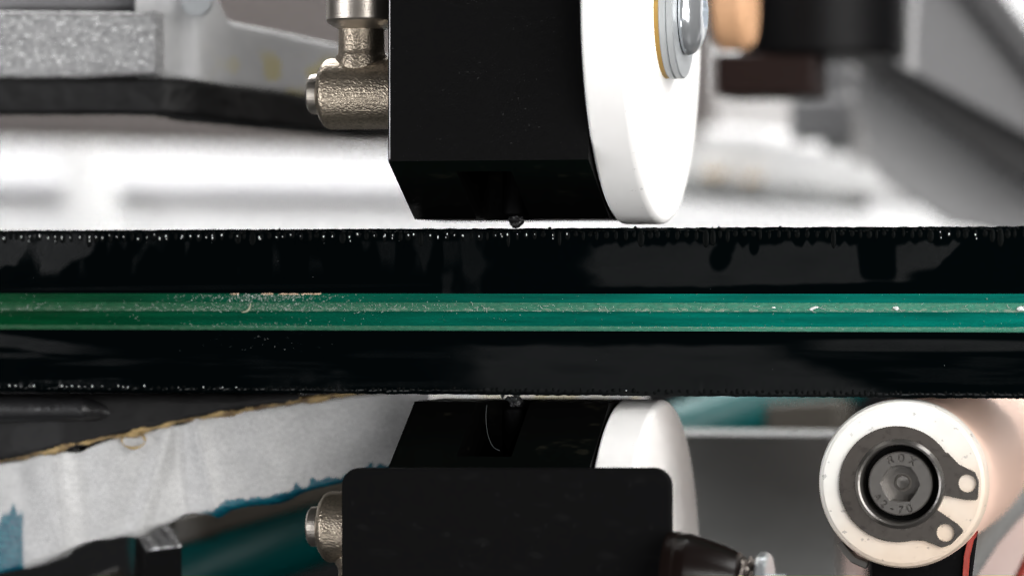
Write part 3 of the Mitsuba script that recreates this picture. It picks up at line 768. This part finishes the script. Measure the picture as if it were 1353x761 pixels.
# ------------------------------------------------------------------ things beneath the lower arm
S_ = 'slide_block'
labels[S_] = {'label': 'black block with a brushed steel top under the lower clamp arm', 'category': 'block'}
obj(S_ + '__body', hull([(-55.63, 14, -36.77), (-50.52, 14, -36.05), (-50.52, 14, -47.45), (-55.63, 14, -47.56)] + [(-61.62, 26, -35.17), (-56.37, 26, -34.32), (-56.37, 26, -48.75), (-61.62, 26, -48.87)]), 'black_matt')
obj(S_ + '__cap', hull(np.array([(-55.63, 14, -36.35), (-50.52, 14, -35.73), (-50.52, 14, -36.1), (-55.63, 14, -36.77)]).tolist() + np.array([(-61.62, 26, -34.73), (-56.37, 26, -33.89), (-56.37, 26, -34.22), (-61.62, 26, -35.06)]).tolist()), 'brushed_steel', label='ridged brushed steel cap')
obj('pale_rail', loft([(-39.79, 70, -30.4, -17.16), (-13.37, 70, -25.42, -16.04), (4.31, 70, -24.08, -15.92)], 12, 1.2, 10, 1.0), 'smooth_cast', smooth=40, label='pale rail just visible between the glass and the lower cutting head', cat='rail')
obj('rusty_bar', tube(np.array([[(-79.08, 30, -47.99)][0], [(-68.65, 40, -43.44)][0]]), 2.2, 24), 'brown_paint', smooth=30, label='dim brown bar in the shade at the bottom left', cat='bar')
obj('brown_rail', loft([(-72.87, 75, -41.18, -36.38), (-67.21, 75, -39.65, -34.86)] + [(-56.95, 95, -35.98, -32.03)] + [(-46.99, 115, -33.28, -29.46)] + [(-36.33, 125, -32.16, -28.55)], 20, 1.2, 8, 1.0), 'brown_paint', smooth=40, label='blurred brown grey rail below the blue paint edge', cat='rail')
obj('teal_hose', tube(np.array([(-83.64, 99, -48.17)] + [(-70.68, 110, -42.22)] + [(-51.01, 130, -33.92)] + [(-39.67, 150, -30.86)]), 8.6, 40), 'teal_paint', smooth=30, label='thick teal tube running up behind the lower nickel fitting', cat='tube')
obj('teal_hose', tube(np.array([(-31.4, 150, -34.79)] + [(-6.88, 165, -26.06)] + [(10.1, 180, -19.87)] + [(19.92, 190, -16.05)]), 5.4, 40), 'teal_paint', smooth=30, label='teal tube behind the grey plate right of the lower wheel', cat='tube')
obj('machine_bed', rbox(-200, 200, 250, 300, -140, -19.5, 2), 'black_housing', smooth=30, label='dark machine bed far behind the lower cutting head', cat='machine bed')
obj('grey_plate', rbox(3.0, 33.6, 70, 91, -70, -22.1, 0.5), 'panel_grey', smooth=30, label='flat grey plate right of the lower white wheel', cat='plate')
obj('pale_post', slab([(31.6, -31.77), (35.55, -31.72), (35.55, -55.4), (31.6, -55.5)], 80, 92, 0.8), 'pink_paint', smooth=30, label='pale pinkish post behind the left edge of the roller', cat='post')
obj('brown_block', slab([(7.45, -20.67), (21.15, -19.89), (21.15, -27.76), (7.45, -27.9)], 170, 190, 1.0), 'brown_paint', smooth=30, label='small brown block behind the grey plate beside the roller', cat='block')
obj('pale_board', slab([(49.99, -37.72), (67.49, -30.41), (67.49, -56.2), (49.99, -56.62)], 95, 105, 0.8), 'pink_paint', smooth=30, label='pale pinkish panel in the bottom right corner', cat='panel')
obj('dark_bar', tube(np.array([(52.66, 45, -43.86)] + [(57.3, 60, -35.74)] + [(65.85, 85, -25.27)]), 2.0, 24), 'panel_grey', smooth=30, label='dark grey bar crossing behind the red strip at right', cat='bar')
obj('red_cable', tube(np.array([(60.36, 60, -46.13)] + [(63.26, 62, -39.64)] + [(67.14, 66, -33.22)]), 1.2, 20), 'red_rubber', smooth=30, label='red cable in the bottom right corner', cat='cable')

# ------------------------------------------------------------------ blurred background at the top
obj('taupe_beam', loft([(-241.27, 330, 37.16, 106.53), (-145.24, 330, 34.05, 103.74), (-25.92, 330, 30.14, 100.28)], 20, 4, 8, 1.5), 'taupe_paint', smooth=40, label='blurred taupe beam behind the upper arm, its colour also painting the shadow there', cat='beam')  # taupe also paints the brownish shadow along the backdrop top
obj('grey_band', slab([(-274.17, 31.73), (-112.69, 29.09), (-112.69, 25.01), (-274.17, 27.91)], 467.5, 469.8, 0.5), 'band_grey', smooth=30, label='faint grey band running across the white backdrop', cat='rail')  # thin slab added to draw a soft grey band
M('band_grey', pr(rgb(0.665, 0.665, 0.68), 0.6))
obj('white_bar', slab([(-230.73, 43.53), (-219.81, 43.42), (-212.85, 9.37), (-224.17, 9.39)], 440, 452, 1), 'white_paint', smooth=30, label='slanting white bar in front of the backdrop at left', cat='bar')
obj('tan_knob', lathe([(0, 0), (6.8, 0), (7.9, 1.2), (7.9, 5.0), (6.8, 6.2), (0, 6.2)], 'x', (8.61, 110, 46.46), 96), 'tan_plastic', smooth=30, label='tan round knob beside the upper zinc screw', cat='knob')
D_ = 'drive_motor'
labels[D_] = {'label': 'blurred black motor with dark red brown foot at upper right', 'category': 'motor'}
obj(D_ + '__housing', lathe([(0, 39.6), (13.6, 39.6), (14.2, 40.2), (14.2, 75), (0, 75)], 'z', (21.2, 146, 0), 96), 'black_housing', smooth=30)
obj(D_ + '__foot', rbox(4.6, 21.6, 134, 150, 32.6, 39.8, 0.8), 'red_brown', smooth=30, label='dark red brown block under the motor')
F_ = 'support_rack'
labels[F_] = {'label': 'pale rack of posts and plates below the black motor', 'category': 'rack'}
obj(F_ + '__post', slab([(1.27, 50.53), (7.64, 50.43), (7.64, 29.32), (1.27, 29.37)], 290, 302, 1), 'grey_paint', smooth=30, label='grey post')
obj(F_ + '__post', slab([(8.6, 51.34), (13.42, 51.27), (13.42, 26.47), (8.6, 26.51)], 280, 292, 1), 'light_paint', smooth=30, label='pale post')
obj(F_ + '__cross_plate', slab([(-3.13, 40.16), (9.95, 40.0), (9.95, 30.81), (-3.13, 30.94)], 272, 284, 1), 'grey_paint', smooth=30, label='grey plate')
obj(F_ + '__back_plate', slab([(-45.4, 48.08), (20.81, 52.65), (26.22, 16.38), (-45.4, 35.16)], 380, 392, 1), 'light_paint', smooth=30, label='pale back plate')
N_ = 'clamp_arm_002'
labels[N_] = {'label': 'blurred white clamp arm with dark pad right of the upper wheel', 'category': 'clamp arm'}
obj(N_ + '__casting', loft([(-54.11, 330, 27.6, 38.4), (-31.17, 330, 25.0, 37.11), (-17.21, 330, 23.18, 35.93)] + [(2.85, 322, 20.1, 31.29)] + [(22.51, 312, 17.39, 26.38)] + [(29.81, 305, 16.21, 21.47)], 14, 1, 12, 2.0), 'white_paint', smooth=40, label='white casting')
obj(N_ + '__pad', loft([(-53.91, 329, 22.35, 27.22), (-31.0, 329, 19.78, 24.62), (-17.05, 329, 18.67, 22.8)] + [(2.98, 321, 17.36, 19.9)], 12, 1, 8, 1.0), 'panel_grey', smooth=40, label='dark grey pad')
obj(N_ + '__stain', [ball([(-28.21, 328, 25.61)][0], (3.0, 1.2, 0.7), 2), ball([(-20.02, 328, 24.51)][0], (2.4, 1.2, 0.6), 2)], 'brass_yellow', smooth=True, label='yellow glue lumps')
W_ = 'machine_beam'
labels[W_] = {'label': 'large blurred grey beam slanting down the upper right corner', 'category': 'beam'}
obj(W_ + '__upper_flange', slab([(26.02, 63.51), (37.8, 63.25), (60.22, 38.54), (60.22, 23.58), (26.02, 42.6)], 210, 230, 1), 'grey_paint', smooth=30, label='grey upper flange')
obj(W_ + '__edge', slab([(33.73, 62.86), (41.12, 62.7), (60.54, 36.82), (60.54, 29.05)], 205, 210, 1), 'edge_grey', smooth=30, label='darker slanting edge')
M('flange_grey', pr(rgb(0.36, 0.36, 0.365), 0.5))
M('edge_grey', pr(rgb(0.075, 0.075, 0.077), 0.5))
obj(W_ + '__groove', slab([(12.02, 46.62), (25.2, 46.71), (59.78, 28.15), (59.78, 13.03)], 217, 237, 1), 'groove_shade', smooth=30, label='dark slab painting the shaded groove')  # dark colour paints the shade on the underside of the beam
obj(W_ + '__lower_flange', slab([(13.37, 44.3), (58.58, 21.56), (58.58, 7.48), (33.47, 12.63), (19.7, 22.29)], 236, 254, 1), 'flange_grey', smooth=30, label='grey lower flange')
obj('highlight_strip', [tube(np.array([(34.98, 170, 59.49), (34.17, 170, 50.06), (33.77, 170, 44.66), (33.77, 170, 38.58)]), 1.0, 16)], 'flange_grey', smooth=30, label='pale strip added as the highlight beside the black motor', cat='cable')  # added strip that paints a vertical highlight streak
